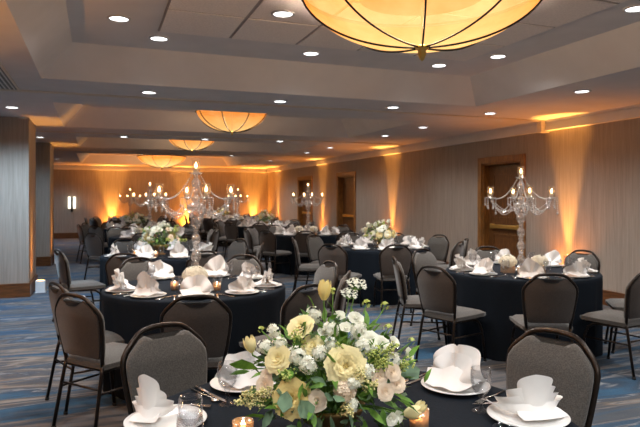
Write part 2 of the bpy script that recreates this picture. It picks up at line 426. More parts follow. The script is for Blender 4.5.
LO = [(149, 92, 'first of four along the near soffit track, above the candelabra'), (280, 101, 'second of four along the near soffit track'),
      (393, 107, 'third of four along the near soffit track'), (490, 113, 'last of four along the near soffit track, by the wall'),
      (582, 91, 'alone on the soffit near the door-side wall'), (12, 107, 'in front of the first pillar, nearer the camera'),
      (23, 118, 'just in front of the first pillar'), (423, 127, 'on the soffit beside the second coffer, nearer'),
      (385, 135.5, 'on the soffit beside the second coffer, farther'), (330, 147.5, 'on the second soffit at its door-side end'),
      (280, 141, 'on the second soffit past the small bowl'), (205, 139, 'on the second soffit beneath the small bowl'),
      (124, 136.5, 'on the second soffit toward the pillars'), (307, 152.5, 'on the third soffit toward the doors'),
      (232, 155.5, 'on the third soffit at its middle'), (40, 137, 'between the two pillars, nearer'),
      (45, 143, 'between the two pillars, farther'), (270, 160.5, 'deep in the room by the doors, nearer'),
      (256, 163.5, 'deep in the room by the doors, middle'), (244, 165.2, 'deep in the room by the doors, farther'),
      (57, 158.5, 'beyond the second pillar, nearer'), (60, 162.3, 'beyond the second pillar, farther')]
for px, py, w in UP:
    x, y = ceil_at(px, py, CT); zz = CT - (.019 if (tx0 < x < tx1 and ty0 < y < ty1) else 0)
    DL.append((x, y, zz, w))
for px, py, w in LO:
    x, y = ceil_at(px, py, CZ); DL.append((x, y, CZ, w))
for x, y, z, w in DL:
    PD.at((x, y, z - .001), 0, 'round white recessed downlight ' + w)
    cool = x < -.7
    spot((x, y, z - .03), (x, y, 0), DL_E * ((4.2 if y < 10.2 else 1.3) if cool else 1), (.55, .78, 1.0) if cool else (.97, .97, .96), 150, 1.0)
# unseen downlights added over the camera; those behind it boosted for front light
for x, y in ((.2, 1.2), (2.1, 1.0), (4.1, 1.6), (.2, 3.3), (5.3, 2.6), (5.3, .4), (-1.6, 2.2), (-1.6, 5.2), (-.5, -.5), (.5, -.9), (1.6, -.6), (-.4, -2.2), (1.0, -2.2), (2.6, -1.4), (4.4, -1.4)):
    spot((x, y, (CT if (y > .9 and .0 < x < 4.3) else CZ) - .03), (x, y, 0), DL_E * (1.65 if y < .2 else 1), (.97, .97, .96), 150, 1.0)

# bowl pendants
def pendant(px, py_fin, X, rad, zrim, zbot, label, big):
    xc = (px - 320) / F; d = X / (SN + xc * CS); x, y = atpx(px, d)
    dep = zrim - zbot
    t = thing('bowl_pendant', label, 'pendant lamp', (x, y, zbot), 0, 'alabaster bowl pendants')
    def zr(r): return dep * (1 - math.sqrt(max(0, 1 - (r / rad) ** 2 * .96)) ) / (1 - math.sqrt(.04)) 
    prof = [(max(.001, rad * k / 24), zr(rad * k / 24)) for k in range(25)]
    bm = bowlmat('alabaster_bowl', (1, .30, .045), (1, .60, .215), -.02, dep * .80, 1.62 if big else 1.2)
    obj('bowl', MB().lathe(prof, 64, caps=False), bm, t)
    obj('rim', MB().tube([((rad + .005) * cos(2 * PI * k / 64), (rad + .005) * sin(2 * PI * k / 64), dep) for k in range(64)], .016, 8, closed=True), M['black'], t)
    nr = 8
    for k in range(nr):
        a = 2 * PI * (k + .37) / nr
        path = [((r + .006) * cos(a), (r + .006) * sin(a), z - .006) for r, z in prof[1:]]
        obj('rib', MB().tube(path, .0075 if big else .008, 6), M['black'], t)
    f = 1.35 if big else .8
    obj('finial', MB().lathe([(.001, -.075 * f), (.012 * f, -.065 * f), (.022 * f, -.04 * f), (.020 * f, -.02 * f), (.034 * f, -.010 * f), (.036 * f, 0), (.02 * f, .01)], 16), M['brass'], t)
    zt = coffer_h(x, y) - zbot
    mb = MB(); mb.lathe([(.075, zt - .001), (.075, zt - .02), (.02, zt - .035)], 20); mb.tube([(0, 0, .02), (0, 0, zt - .02)], .009, 8)
    obj('stem', mb, M['black'], t)
    obj('light_blocker', MB().lathe([(.001, dep * .93), (rad * .50, dep * .93), (rad * .52, dep * .90)], 40, caps=False), M['light_blocker'], t)  # added black disc hidden in the bowl, blocks the lamp from the ceiling above
    point((x, y, zbot + dep * .55), 240 if big else 100, (1, .80, .62), .12)
pendant(422, 45, 2.10, .84, 2.93, 2.545, 'huge amber bowl pendant hanging above the nearest tables', True)
pendant(232, 133, 2.10, .585, 2.93, 2.60, 'small amber bowl pendant, second one into the room', False)
pendant(192, 150, 2.10, .56, 2.92, 2.63, 'small amber bowl pendant, third one into the room', False)
pendant(162, 166, 2.10, .82, 2.93, 2.56, 'wide amber bowl pendant, deepest in the room', True)

# amber uplights
def uplight(x, y, tx, ty, label, e=60, size=34, w=.075, wide=.13):
    t = thing('floor_uplight', label, 'uplight', (x, y, 0), 0, 'floor uplights')
    mb = MB(); mb.box(-w, w, -w, w, 0, .19); mb.box(-w * 1.1, w * 1.1, -w * 1.1, w * 1.1, .0, .012)
    mod_bevel(obj('housing', mb, M['box'], t), .01)
    obj('lens', MB().lathe([(.001, .192), (.05, .192)], 20, caps=False), M['led'], t)
    spot((x, y, .21), (tx, ty, 2.72), e, (1, .42, .075), size, .75, .04)
    spot((x, y, .21), (tx, ty, 2.72), e * wide, (1, .30, .03), 110, 1.0, .04)
ux = XR - .14
for yy, w in ((7.02, 'behind the first candelabra table'), (12.7, 'between the first and second doors'), (17.4, 'between the second and third doors'), (22.3, 'at the far end of the door wall')):
    uplight(ux, yy, ux + .085, yy, 'amber floor uplight along the door wall, ' + w, 1050, 25)
for px, w in ((254, 'near the door-side corner'), (187, 'behind the front candelabra'), (112, 'toward the pillar side')):
    k = (YB - .14) / (CS - (px - 320) / F * SN); x, y = atpx(px, k)
    uplight(x, y, x, y + .085, 'floor uplight washing the back wall ' + w, 1300, 34, wide=.35)
uplight(PX + .13, 10.35, PX + .06, 10.35, 'white box uplight on the carpet at the first pillar', 160, 36, .07)
uplight(PX + .13, 14.75, PX + .06, 14.75, 'white box uplight on the carpet at the second pillar', 160, 36, .07)

uplight(XL + .3, 3.6, XL + .9, 3.6, 'added unseen box uplight warming the soffit at the pillar-side wall by the camera', 900, 100, .07, .2)  # light source added out of view for a warm glow on the soffit

# wall sconce
xs, ysn = atpx(72, (YB) / (CS - (72 - 320) / F * SN))
t = thing('wall_sconce', 'glowing white wall sconce with black upright bar on the back wall', 'wall lamp', (xs, YB, 1.33))
mb = MB()
for s in (-1, 1): mb.lathe([(.001, -.22), (.045, -.22), (.048, 0), (.045, .22), (.001, .22)], 16, Matrix.Translation((s * .085, -.075, 0)))
obj('shade', mb, M['sconce'], t)
mb = MB(); mb.box(-.036, .036, -.15, -.0, -.34, .20); mb.box(-.13, .13, -.05, 0, -.03, .03); mod_bevel(obj('bracket', mb, M['black'], t), .008)

# ceiling slot vent
xa, ya = -.93, 6.2
t = thing('air_vent', 'long black slotted air vent with cream frame in the soffit', 'vent', (xa, ya, CZ))
mb = MB(); mb.box(-.12, -.095, -1.25, 1.2, -.012, 0); mb.box(.095, .12, -1.25, 1.2, -.012, 0); mb.box(-.12, .12, 1.2, 1.225, -.012, 0); mb.box(-.12, .12, -1.275, -1.25, -.012, 0)
obj('frame', mb, M['cream'], t)
obj('backing', MB().box(-.095, .095, -1.25, 1.2, -.003, -.001), M['black'], t)
mb = MB()
for k in range(4): mb.box(-.075 + k * .045, -.06 + k * .045, -1.25, 1.2, -.010, -.002)
obj('grille', mb, M['trim'], t)

# ------------------------------------------------------------------ chair
def chair_proto():
    t = thing('banquet_chair', 'x', 'chair', (0, 0, 0), 0, 'banquet chairs around the round tables')
    tilt = math.radians(10)
    def bk(x, z, off=0):            # backrest plane -> chair space; z measured from floor along the back
        h = z - .44
        cur = .020 * (1 - (x / .21) ** 2) # gentle hollow
        return (x, -.192 - h * math.tan(tilt) - cur + off, z)
    half = [(.176, .44), (.188, .52), (.203, .62), (.214, .71), (.217, .755), (.211, .787), (.190, .820), (.160, .850), (.128, .880), (.098, .896), (.05, .904), (0, .906)]
    out = [(-x, z) for x, z in half] + [(x, z) for x, z in half[-2::-1]]
    obj('back_frame', MB().tube([bk(x, z) for x, z in out], .0135, 8), M['frame'], t)
    # cushion with a crown notch
    hc = [(.150, .49), (.172, .495), (.188, .56), (.203, .66), (.210, .74), (.207, .775), (.188, .808), (.158, .838), (.128, .866), (.104, .875), (.080, .864), (.045, .842), (0, .838)]
    ol = [(-x, z) for x, z in hc] + [(x, z) for x, z in hc[-2::-1]]
    def slab(off0, off1, inset):
        n = len(ol); vs = []; fs = []
        cx, cz = 0, .67
        rings = [(off0 + (.012 if off1 > off0 else -.012), .955), (off0 + (off1 - off0) * .5, 1.0), (off1 - .010, .985), (off1, .93)]
        rings = [(off0, .97), ((off0 + off1) / 2, 1.0), (off1 - .008, .98), (off1, .92)]
        for off, s in rings:
            for x, z in ol: vs.append(bk(x * s, cz + (z - cz) * s, off))
        for r in range(3):
            for k in range(n):
                m = (k + 1) % n
                fs.append((r * n + k, r * n + m, (r + 1) * n + m, (r + 1) * n + k))
        # caps as strips left-right
        for r, flip in ((0, True), (3, False)):
            b = r * n
            for k in range(n // 2):
                q = (b + k, b + k + 1, b + n - 2 - k, b + n - 1 - k)
                if len(set(q)) < 4: q = tuple(dict.fromkeys(q))
                if len(q) >= 3: fs.append(q[::-1] if flip else q)
        return vs, fs
    vs, fs = slab(.004, .046, 0); obj('backrest', MB().add(vs, fs, True), M['fabric'], t)
    vs, fs = slab(-.014, .003, 0); obj('back_panel', MB().add(vs, fs, True), M['backfab'], t)
    # seat cushion
    def seat(u, v): 
        x = (u - .5) * 2; y = (v - .5) * 2
        w = .215 - .015 * (y < 0) * -y
        X = w * x; Y = .01 + .215 * y
        Z = .488 - .030 * max(abs(x), abs(y)) ** 6 + .012 * (1 - x * x) * (1 - y * y)
        return (X, Y, Z)
    mb = MB(); mb.grid(seat, 10, 10)
    ring = [(-1 + 2 * i / 10, -1) for i in range(10)] + [(1, -1 + 2 * i / 10) for i in range(10)] + [(1 - 2 * i / 10, 1) for i in range(10)] + [(-1, 1 - 2 * i / 10) for i in range(10)]
    vs = []; 
    for (dz, sc) in ((.458, 1.0), (.438, 1.0), (.424, .97)):
        for x, y in ring: vs.append(((.215 - .015 * (y < 0) * -y) * x * sc, .01 + .215 * y * sc, dz))
    n = 40; fs = [(r * n + k, (r + 1) * n + k, (r + 1) * n + (k + 1) % n, r * n + (k + 1) % n) for r in range(2) for k in range(n)]
    fs.append(tuple(2 * n + k for k in range(n)))
    mb.add(vs, fs, True); obj('seat', mb, M['fabric'], t)
    obj('seat_frame', MB().tube([(-.185, -.19, .418), (.185, -.19, .418), (.185, .19, .418), (-.185, .19, .418)], .012, 6, closed=True), M['frame'], t)
    for s in (-1, 1):
        l = obj('leg', MB().tube([(s * .185, -.10, .412), (s * .186, .03, .408), (s * .188, .11, .395), (s * .190, .158, .36), (s * .196, .185, .29), (s * .205, .225, .012)], .0125, 8), M['frame'], t)
        obj('foot', MB().tube([(s * .2048, .2245, .02), (s * .2052, .226, .0)], .0155, 8), M['rubber'], l)
        x0, y0, z0 = bk(.178, .44)
        l = obj('leg', MB().tube([(s * .178, y0 - .001, .445), (s * .182, y0 - .012, .40), (s * .188, y0 - .036, .28), (s * .200, y0 - .085, .012)], .0125, 8), M['frame'], t)
        obj('foot', MB().tube([(s * .1998, y0 - .0845, .02), (s * .2002, y0 - .086, .0)], .0155, 8), M['rubber'], l)
        obj('stretcher', MB().tube([(s * .188, y0 - .036, .275), (s * .197, .19, .268)], .008, 6), M['frame'], t)
    obj('stretcher', MB().tube([(-.185, y0 - .03, .30), (.185, y0 - .03, .30)], .008, 6), M['frame'], t)
    return t
CH = Proto(chair_proto())

# ------------------------------------------------------------------ tableware
TR = .755; TH = .755
def cloth_mesh(seed):
    r = random.Random(seed); nf = 15; ph = [r.uniform(0, 6.28) for _ in range(5)]
    mb = MB(); n = 144
    prof = [(.0005, TH), (.3, TH), (.6, TH), (.735, TH), (.750, TH - .003), (.757, TH - .014), (.760, TH - .05), (.761, TH - .14), (.762, .48), (.764, .30), (.765, .12), (.766, .004)]
    def fr(a, i):
        if i < 6: return 1
        k = (i - 5) / 6.0
        w = sin(nf * a + ph[0]) * .55 + sin((nf - 4) * a + ph[1]) * .3 + sin((nf + 9) * a + ph[2]) * .25 + sin(3 * a + ph[3]) * .2
        return 1 + k ** .9 * .034 * (min(w, .95) - .62)
    mb.lathe(prof, n, None, fr, caps=False)
    return mb.mesh('tablecloth', M['cloth'])

def napkin_mesh(seed):
    r = random.Random(seed)
    mb = MB()
    n = 16; hgt = .130 + r.uniform(-.010, .014); lean = r.uniform(.0, .05); skew = r.uniform(-.25, .25); ndens = 3.0 + r.uniform(-.5, 1.0)
    def fan(u, v, dy=0, sc=1.0, amp=.016):
        a = PI * (.04 + .92 * u)
        pk = 0 if seed in (2, 4) else .24 * max(0, 1 - abs(u - .42) / .22) - .10 * max(0, 1 - abs(u - .75) / .1)
        rad = v ** .9 * (1 + pk * v) * (1 + .03 * sin(ndens * 2 * PI * u + 1)) * sc
        if seed in (2, 4): rad *= 1 - .08 * v * math.exp(-((u - .60) / .055) ** 2); amp = amp * 1.7
        x = -(.132 if seed in (2, 4) else .118) * rad * cos(a) * (1 + skew * .25 * sin(a)); z = hgt * rad * (sin(a) ** .75)
        y = amp * v * sin(ndens * 2 * PI * u) + dy + lean * z / hgt * -1 + .018 * sin(3.1 * u + seed)
        return (x, y, .012 + z)
    mb.grid(lambda u, v: fan(u, v), 40, 6)
    mb.grid(lambda u, v: fan(u, v, .030, .82, .014), 40, 5)
    mb.grid(lambda u, v: fan(u, v, -.030, .70, .014), 40, 5)
    # folded tails lying on the plate at both sides of the fan
    for s in (-1, 1):
        w = r.uniform(.9, 1.15)
        def tail(u, v, s=s, w=w):
            x = (u - .5) * 2 * .112 * (1 - .35 * v) * w
            y = s * (.012 + .085 * v * w)
            z = .060 * (1 - v) ** 1.6 * (1 - .55 * abs(u - .5) * 2) + .012 * abs(sin(6 * u + seed)) * (1 - .4 * v) + .010
            return (x, y, z)
        mb.grid(tail, 14, 6)
    return mb.mesh('folded_napkin', M['napkin'])

NAPM = [napkin_mesh(k) for k in range(5)]
def napkin_tower():
    '''a tall napkin fold of nested standing leaves, seen edge-on in tiers'''
    mb = MB()
    for h, w, dp, yo, ph in ((.155, .052, .030, .0, .3), (.108, .072, .050, .012, 1.1), (.070, .094, .075, .022, 2.0), (.040, .11, .10, .02, .6)):
        def fn(u, v, h=h, w=w, dp=dp, yo=yo, ph=ph):
            a = (u - .5) * PI * 1.25; k = .82 + .36 * v
            top = h * (1 - .42 * (abs(u - .46) * 2) ** 1.4 + .03 * sin(9 * u + ph))
            return (w * sin(a) * k, yo - dp * cos(a) * (1.05 - .35 * v) + dp * .5 - .010 * v * v, .012 + top * v)
        mb.grid(fn, 18, 6)
    mb.grid(lambda u, v: ((u - .5) * .15 * (1 - .35 * v + .1 * sin(5 * v)), (v - .5) * .125 * (1 - .6 * (u - .5) ** 2), .012 + .020 * (1 - abs(v - .5) * 2) * (.6 + .4 * sin(7 * u))), 12, 8)
    return mb.mesh('folded_napkin', M['napkin'])
TOWER = napkin_tower()
plate_me = MB().lathe([(.0005, .004), (.07, .004), (.075, .0), (.080, .0), (.088, .005), (.132, .016), (.134, .018), (.131, .020), (.09, .010), (.075, .008), (.0005, .008)], 48, caps=False).mesh('dinner_plate', M['china'])
gob = [(.033, 0), (.034, .003), (.020, .008), (.008, .014), (.0062, .03), (.0075, .047), (.012, .053), (.010, .057), (.021, .064), (.032, .080), (.0365, .102), (.037, .125), (.0345, .150), (.0335, .1505), (.0355, .125), (.035, .103), (.030, .082), (.018, .068), (.002, .063)]
goblet_me = MB().lathe(gob, 32, caps=False).mesh('water_goblet', M['glass'])
def fork_mesh():
    mb = MB()
    mb.tube([(0, -.10, .004), (0, -.03, .004), (0, .025, .010), (0, .04, .009)], [.0055, .004, .003, .005], 6)
    mb.box(-.011, .011, .038, .056, .0065, .009)
    for k in range(4): mb.box(-.011 + k * .0063, -.0082 + k * .0063, .055, .095, .007, .009)
    return mb.mesh('fork', M['steel'])
def knife_mesh():
    mb = MB()
    mb.tube([(0, -.115, .005), (0, -.06, .005), (0, -.01, .005)], [.006, .007, .005], 6)
    mb.box(-.008, .007, -.012, .09, .003, .005); mb.add([(-.008, .09, .003), (.007, .09, .003), (.003, .118, .003), (-.008, .09, .005), (.007, .09, .005), (.003, .118, .005)], [(0, 2, 1), (3, 4, 5), (0, 1, 4, 3), (1, 2, 5, 4), (2, 0, 3, 5)], False)
    return mb.mesh('table_knife', M['steel'])
def spoon_mesh():
    mb = MB()
    mb.tube([(0, -.10, .004), (0, -.02, .004), (0, .04, .009), (0, .055, .008)], [.0055, .004, .0028, .004], 6)
    mb.ball((0, .072, .007), .020, 10, 6, .25, Matrix.Diagonal((.75, 1, 1, 1)))
    return mb.mesh('teaspoon', M['steel'])
fork_me, knife_me, spoon_me = fork_mesh(), knife_mesh(), spoon_mesh()

SIDES = ['near', 'near right', 'front right', 'back right', 'far right', 'far', 'far left', 'back left', 'front left', 'near left']
def side(a): return SIDES[round((a + 90) / 36.0) % 10]

# ------------------------------------------------------------------ flowers
def petal(mb, az, rad, hgt, opn, wid, curl, mi=0, cup=.25, z0=0):
    c, s = cos(az), sin(az)
    def fn(u, v):
        w = (u - .5) * 2
        r = rad * (.12 + .88 * v ** opn) + curl * v ** 4
        z = z0 + hgt * v ** .85 - curl * .5 * v ** 5 - cup * hgt * w * w * v * .5
        th = w * wid * (math.sin(min(1, v * 1.25 + .12) * PI * .5)) * (1 - .35 * v ** 6)
        r2 = r * (1 + .10 * w * w); z += .05 * rad * sin(7 * w + az * 5) * v * v
        return ((r2 * cos(th)) * c - (r2 * sin(th)) * s, (r2 * cos(th)) * s + (r2 * sin(th)) * c, z)
    mb.grid(fn, 4, 5, mi=mi)
def rose_mesh(name, m, R=.045, layers=5, openness=1.0, seed=1):
    r = random.Random(seed); mb = MB()
    for k in range(layers):
        q = k / (layers - 1); n = 3 + k
        for i in range(n):
            petal(mb, 2 * PI * (i + .5 * (k % 2)) / n + r.uniform(-.15, .15), R * (.28 + .72 * q) * r.uniform(.93, 1.05), R * (1.15 - .35 * q * openness) * r.uniform(.93, 1.05),
                  1.2 - .75 * q * openness, 1.25 - .25 * q, R * (.10 + .24 * q * openness), cup=.15)
    mb.ball((0, 0, R * .45), R * .30, 8, 6)
    return mb.mesh(name, m)
def open_rose(name, m, mc, R=.058, seed=3):
    r = random.Random(seed); mb = MB()
    for k in range(8):
        q = k / 7; n = 6 + k // 2 * 2
        for i in range(n):
            petal(mb, 2 * PI * (i + .5 * (k % 2)) / n + r.uniform(-.2, .2), R * (.34 + .70 * q) * r.uniform(.92, 1.06), R * (.75 - .42 * q) * r.uniform(.9, 1.1), 1.0 - .55 * q, .62, R * (.06 + .14 * q), cup=.18)
    for i in range(14):
        a = i * 2.4; q = math.sqrt(i / 14) * R * .16
        mb.ball((q * cos(a), q * sin(a), R * .34), R * .045, 6, 4, mi=1)
    return mb.mesh(name, [m, mc])
def tulip_mesh(name, m, H=.06):
    mb = MB()
    for k in range(6):
        a = PI / 3 * k; rr = .020 if k % 2 else .0235
        c, s = cos(a), sin(a)
        def fn(u, v):
            w = (u - .5) * 2; r = rr * (sin(PI * (v * .62 + .06)) ** .7) * (1 - .12 * v); th = w * .78 * (1 - .75 * v ** 3)
            return (r * cos(th) * c - r * sin(th) * s, r * cos(th) * s + r * sin(th) * c, H * v)
        mb.grid(fn, 4, 6)
    return mb.mesh(name, m)
def floret(mb, p, nrm, r, np_=5, mi=0, rnd=None):
    q = Vector(nrm).to_track_quat('Z', 'Y').to_matrix().to_4x4(); T = Matrix.Translation(p) @ q @ Matrix.Rotation((rnd or R0).uniform(0, 6), 4, 'Z')
    vs = [(0, 0, 0)]; fs = []
    for k in range(np_):
        a = 2 * PI * k / np_; w = 2 * PI / np_ * .42; b = len(vs)
        vs += [(r * .75 * cos(a - w), r * .75 * sin(a - w), r * .18), (r * cos(a), r * sin(a), r * .30), (r * .75 * cos(a + w), r * .75 * sin(a + w), r * .18)]
        fs.append((0, b, b + 1, b + 2))
    mb.add(vs, fs, True, mi, T)
def rdir(r, zmin=-.2):
    while True:
        v = Vector((r.uniform(-1, 1), r.uniform(-1, 1), r.uniform(-1, 1)))
        if .1 < v.length < 1 and v.normalized().z > zmin: return v.normalized()
def cluster_mesh(name, m, n, R, fr, seed, el=1.0, centre=None):
    r = random.Random(seed); mb = MB(); lo_ = .55 if el > 1.2 else .85
    for i in range(n):
        d = rdir(r, -.5); p = Vector((d.x * R, d.y * R, d.z * R * el + R * el * .8))
        p *= r.uniform(lo_, 1.1); floret(mb, p, d, fr * r.uniform(.8, 1.15), 5, 0, r)
    mb.tube([(0, 0, -.02), (0, 0, R * el * 1.2)], .0015, 5, mi=1)
    return mb.mesh(name, [m, M['stem']])
def spray_mesh(name, m, n, L, seed, br=.0035):
    r = random.Random(seed); mb = MB()
    mb.tube([(0, 0, -.03), (.005, 0, L * .5), (0, .004, L)], .0014, 5, mi=1)
    for i in range(n):
        z = L * r.uniform(.15, 1.05); a = r.uniform(0, 6.28); q = r.uniform(.006, .026) * (1.15 - .5 * z / L)
        p = (q * cos(a), q * sin(a), z)
        mb.tube([(0, 0, z - .012), p], .0007, 4, mi=1, caps=False); mb.ball(p, br * r.uniform(.7, 1.2), 6, 4)
    return mb.mesh(name, [m, M['stem']])
def umbel_mesh(name, seed):
    r = random.Random(seed); mb = MB()
    for i in range(13):
        a = i * 2.4; q = math.sqrt(i / 13) * .036; c = Vector((q * cos(a), q * sin(a), .018 - q * .12))
        mb.tube([(0, 0, -.01), c], .0008, 4, mi=1, caps=False)
        for j in range(9):
            d = rdir(r, .0); floret(mb, c + d * .0075, d + Vector((0, 0, .6)), .0042, 5, 0, r)
    return mb.mesh(name, [M['white'], M['stem']])
def hydrangea_mesh(seed=5, R=.085, n=210):
    r = random.Random(seed); mb = MB()
    for i in range(n):
        d = rdir(r, -.12); floret(mb, Vector((d.x * R, d.y * R, d.z * R * .85 + .06)) * r.uniform(.95, 1.04), d, .0145 * r.uniform(.85, 1.15), 4, 0, r)
    mb.ball((0, 0, .06), R * .9, 14, 8, .85)
    return mb.mesh('hydrangea_bloom', M['hydra'])

BL = {
 'garden_rose': open_rose('garden_rose', M['rosecream'], M['tulip'], .058, 3),
 'open_rose': open_rose('open_rose', M['roseyellow'], M['tulip'], .056, 9),
 'cream_rose': rose_mesh('cream_rose', M['rosecream'], .042, 5, 1, 4),
 'blush_rose': rose_mesh('blush_rose', M['roseblush'], .030, 5, .8, 5),
 'white_rose': rose_mesh('white_rose', M['white'], .036, 5, .9, 6),
 'blush_carnation': cluster_mesh('blush_carnation', M['roseblush'], 110, .030, .012, 7, .8),
 'lisianthus': rose_mesh('lisianthus', M['roseblush'], .024, 4, 1.2, 8),
 'rose_bud': rose_mesh('rose_bud', M['white'], .017, 3, .2, 10),
 'tulip': tulip_mesh('tulip', M['tulip'], .062), 'blush_tulip': tulip_mesh('blush_tulip', M['rosecream'], .052),
 'stock_flower': cluster_mesh('stock_flower', M['white'], 58, .027, .0105, 11, 1.6),
 'waxflower_spray': spray_mesh('waxflower_spray', M['yellowbud'], 70, .085, 12, .0038),
 'green_spray': spray_mesh('green_spray', M['limebud'], 60, .085, 13, .0036),
 'lace_umbel': umbel_mesh('lace_umbel', 14),
 'lime_bud': cluster_mesh('lime_bud', M['limebud'], 9, .011, .008, 15, 1.0),
}
def leaf(mb, p, d, L, W, r, mi, rnd=False):
    q = Vector(d).to_track_quat('Y', 'Z').to_matrix().to_4x4(); T = Matrix.Translation(p) @ q @ Matrix.Rotation(r.uniform(-1, 1), 4, 'Y')
    k = 1.0 if rnd else .55
    vs = [(0, 0, 0), (-W * .62 * (1.2 if rnd else 1), L * .28, .10 * W), (0, L * .33, -.08 * W), (W * .62 * (1.2 if rnd else 1), L * .28, .10 * W), (-W * k, L * .66, .06 * W), (0, L * .68, -.08 * W - .02 * L), (W * k, L * .66, .06 * W), (0, L, -.10 * L)]
    mb.add(vs, [(0, 2, 1), (0, 3, 2), (1, 2, 5, 4), (2, 3, 6, 5), (4, 5, 7), (5, 6, 7)], True, mi, T)
def foliage_mesh(seed, n, rx, rz, zc):
    r = random.Random(seed); mb = MB()
    for i in range(n):
        d = rdir(r, -.55); s = r.uniform(.35, .98)
        p = Vector((d.x * rx * s, d.y * rx * s, zc + d.z * rz * s))
        e = (d + rdir(r, -1) * .8).normalized()
        k = r.random()
        if k < .55: leaf(mb, p, e, r.uniform(.04, .075), r.uniform(.010, .016), r, 0)
        elif k < .80: leaf(mb, p, e, r.uniform(.025, .04), r.uniform(.012, .018), r, 1, True)
        else: mb.tube([Vector((d.x * .03, d.y * .03, .06)), p * .6 + Vector((0, 0, .05)), p], .0016, 4, mi=2, caps=False)
    return mb.mesh('foliage', [M['leaf'], M['euca'], M['stem']])
vase_me = MB().lathe([(.055, 0), (.06, .004), (.035, .018), (.024, .035), (.04, .05), (.085, .075), (.105, .11), (.108, .125), (.10, .125), (.09, .10), (.03, .07), (.0005, .068)], 32, caps=False).mesh('vase', M['vase'])

def bloom(parent, kind, p, d, s=1.0, spin=0.0):
    o = put(kind, BL[kind], parent, p)
    o.rotation_euler = (Vector(d).to_track_quat('Z', 'Y') @ Matrix.Rotation(spin, 3, 'Z').to_quaternion()).to_euler(); k_ = BSC.get(kind, 1) ; s *= k_; o.scale = (s, s, s)
    return o
BSC = {'garden_rose': .68, 'open_rose': .66, 'cream_rose': .72, 'blush_rose': .88, 'lisianthus': .85, 'white_rose': .85, 'blush_carnation': .9, 'stock_flower': .95}

# ------------------------------------------------------------------ candelabra, hydrangeas, votives
def candelabra_proto():
    t = thing('crystal_candelabra', 'x', 'candelabra', (0, 0, 0), 0, 'crystal candelabras on the tables')
    obj('base', MB().lathe([(.10, 0), (.105, .006), (.10, .014), (.06, .022), (.035, .035), (.028, .06)], 32), M['crystal'], t)
    prof = [(.018, .05)]
    z = .06
    for h, R_ in ((.10, .034), (.03, .022), (.105, .036), (.03, .022), (.10, .034), (.03, .02), (.115, .040), (.035, .03)):
        for k in range(1, 7): prof.append((.014 + (R_ - .014) * sin(PI * k / 7) ** .8, z + h * k / 7))
        z += h; prof.append((.014, z))
    hub = z                                                                        # ~.605
    def tw(a, i): return 1 + .10 * sin(6 * a + i * .55)
    obj('column', MB().lathe(prof, 24, None, tw), M['crystal'], t)
    obj('hub', MB().lathe([(.02, hub), (.055, hub + .01), (.07, hub + .03), (.058, hub + .05), (.03, hub + .065), (.02, hub + .07)], 24), M['crystal'], t)
    p2 = [(.015, hub + .06)]; z = hub + .06
    for h, R_ in ((.07, .030), (.05, .02), (.09, .033), (.03, .018)):
        for k in range(1, 6): p2.append((.012 + (R_ - .012) * sin(PI * k / 6), z + h * k / 6))
        z += h; p2.append((.012, z))
    obj('upper_column', MB().lathe(p2, 20, None, tw), M['crystal'], t)
    top = z
    def cup(x, y, z0, parent):
        T = Matrix.Translation((x, y, z0))
        c = obj('bobeche', MB().lathe([(.004, -.012), (.012, -.006), (.05, .004), (.052, .008), (.02, .006), (.016, .022), (.0005, .022)], 20, T, caps=False), M['crystal'], parent)
        return T, c
    def light(T, par):
        obj('glass_shade', MB().lathe([(.020, .012), (.029, .03), (.0305, .06), (.029, .095), (.031, .112)], 24, T, caps=False), M['cup'], par)
        obj('candle', MB().lathe([(.0145, .012), (.0145, .045), (.013, .048), (.0005, .046)], 14, T), M['candle'], par)
        obj('flame', MB().lathe([(.001, .049), (.007, .056), (.0082, .064), (.005, .078), (.0008, .092)], 10, T), M['flame'], par)
    T, c = cup(0, 0, top, t); light(T, t)
    AR = .275; az0 = math.radians(15)
    tips = []
    for k in range(4):
        a = az0 + k * PI / 2; ca, sa = cos(a), sin(a)
        pr = [(.03, hub + .03), (.07, hub + .02), (.12, hub - .025), (.17, hub - .035), (.22, hub - .005), (.255, hub + .045), (AR, hub + .075), (AR, hub + .10)]
        arm = obj('arm', MB().tube([(r * ca, r * sa, z) for r, z in pr], [.008, .008, .009, .009, .008, .007, .007, .006], 8), M['crystal'], t)
        T, c = cup(AR * ca, AR * sa, hub + .105, arm); light(T, arm)
        for j in range(6):                                                         # drops under the cup
            mb = MB()
            b = 2 * PI * j / 6; x, y = AR * ca + .047 * cos(b), AR * sa + .047 * sin(b)
            L = 8 if j == 0 else (3 + j % 3)
            for i in range(L): mb.ball((x, y, hub + .100 - .017 * i), .0062, 6, 4)
            mb.ball((x, y, hub + .093 - .017 * L), .0095, 6, 4, 1.6)
            obj('crystal_drop', mb, M['bead'], arm)
        tips.append(Vector((AR * ca, AR * sa, hub + .10)))
        mb = MB(); p0 = Vector((.03 * ca, .03 * sa, top - .005)); p1 = tips[-1]      # strand from the top cup down to the arm
        for i in range(26):
            f = i / 25; p = p0.lerp(p1, f); p.z -= .085 * sin(PI * f) * (1 - .2 * f); mb.ball(p, .0066, 6, 4)
        obj('bead_strand', mb, M['bead'], t)
        mb = MB(); p0 = Vector((.055 * ca, .055 * sa, hub + .02))
        for i in range(18):
            f = i / 17; p = p0.lerp(p1, f); p.z -= .115 * sin(PI * f); mb.ball(p, .0066, 6, 4)
        obj('bead_strand', mb, M['bead'], t)
    for k in range(4):
        mb = MB(); p0, p1 = tips[k], tips[(k + 1) % 4]
        for i in range(24):
            f = i / 23; p = p0.lerp(p1, f); p.z -= .12 * sin(PI * f); mb.ball(p, .0062, 6, 4)
        obj('bead_garland', mb, M['bead'], t)
    t['hubtop'] = top
    return t
cand = candelabra_proto()
CAND_TOP = cand['hubtop'] ; del cand['hubtop']
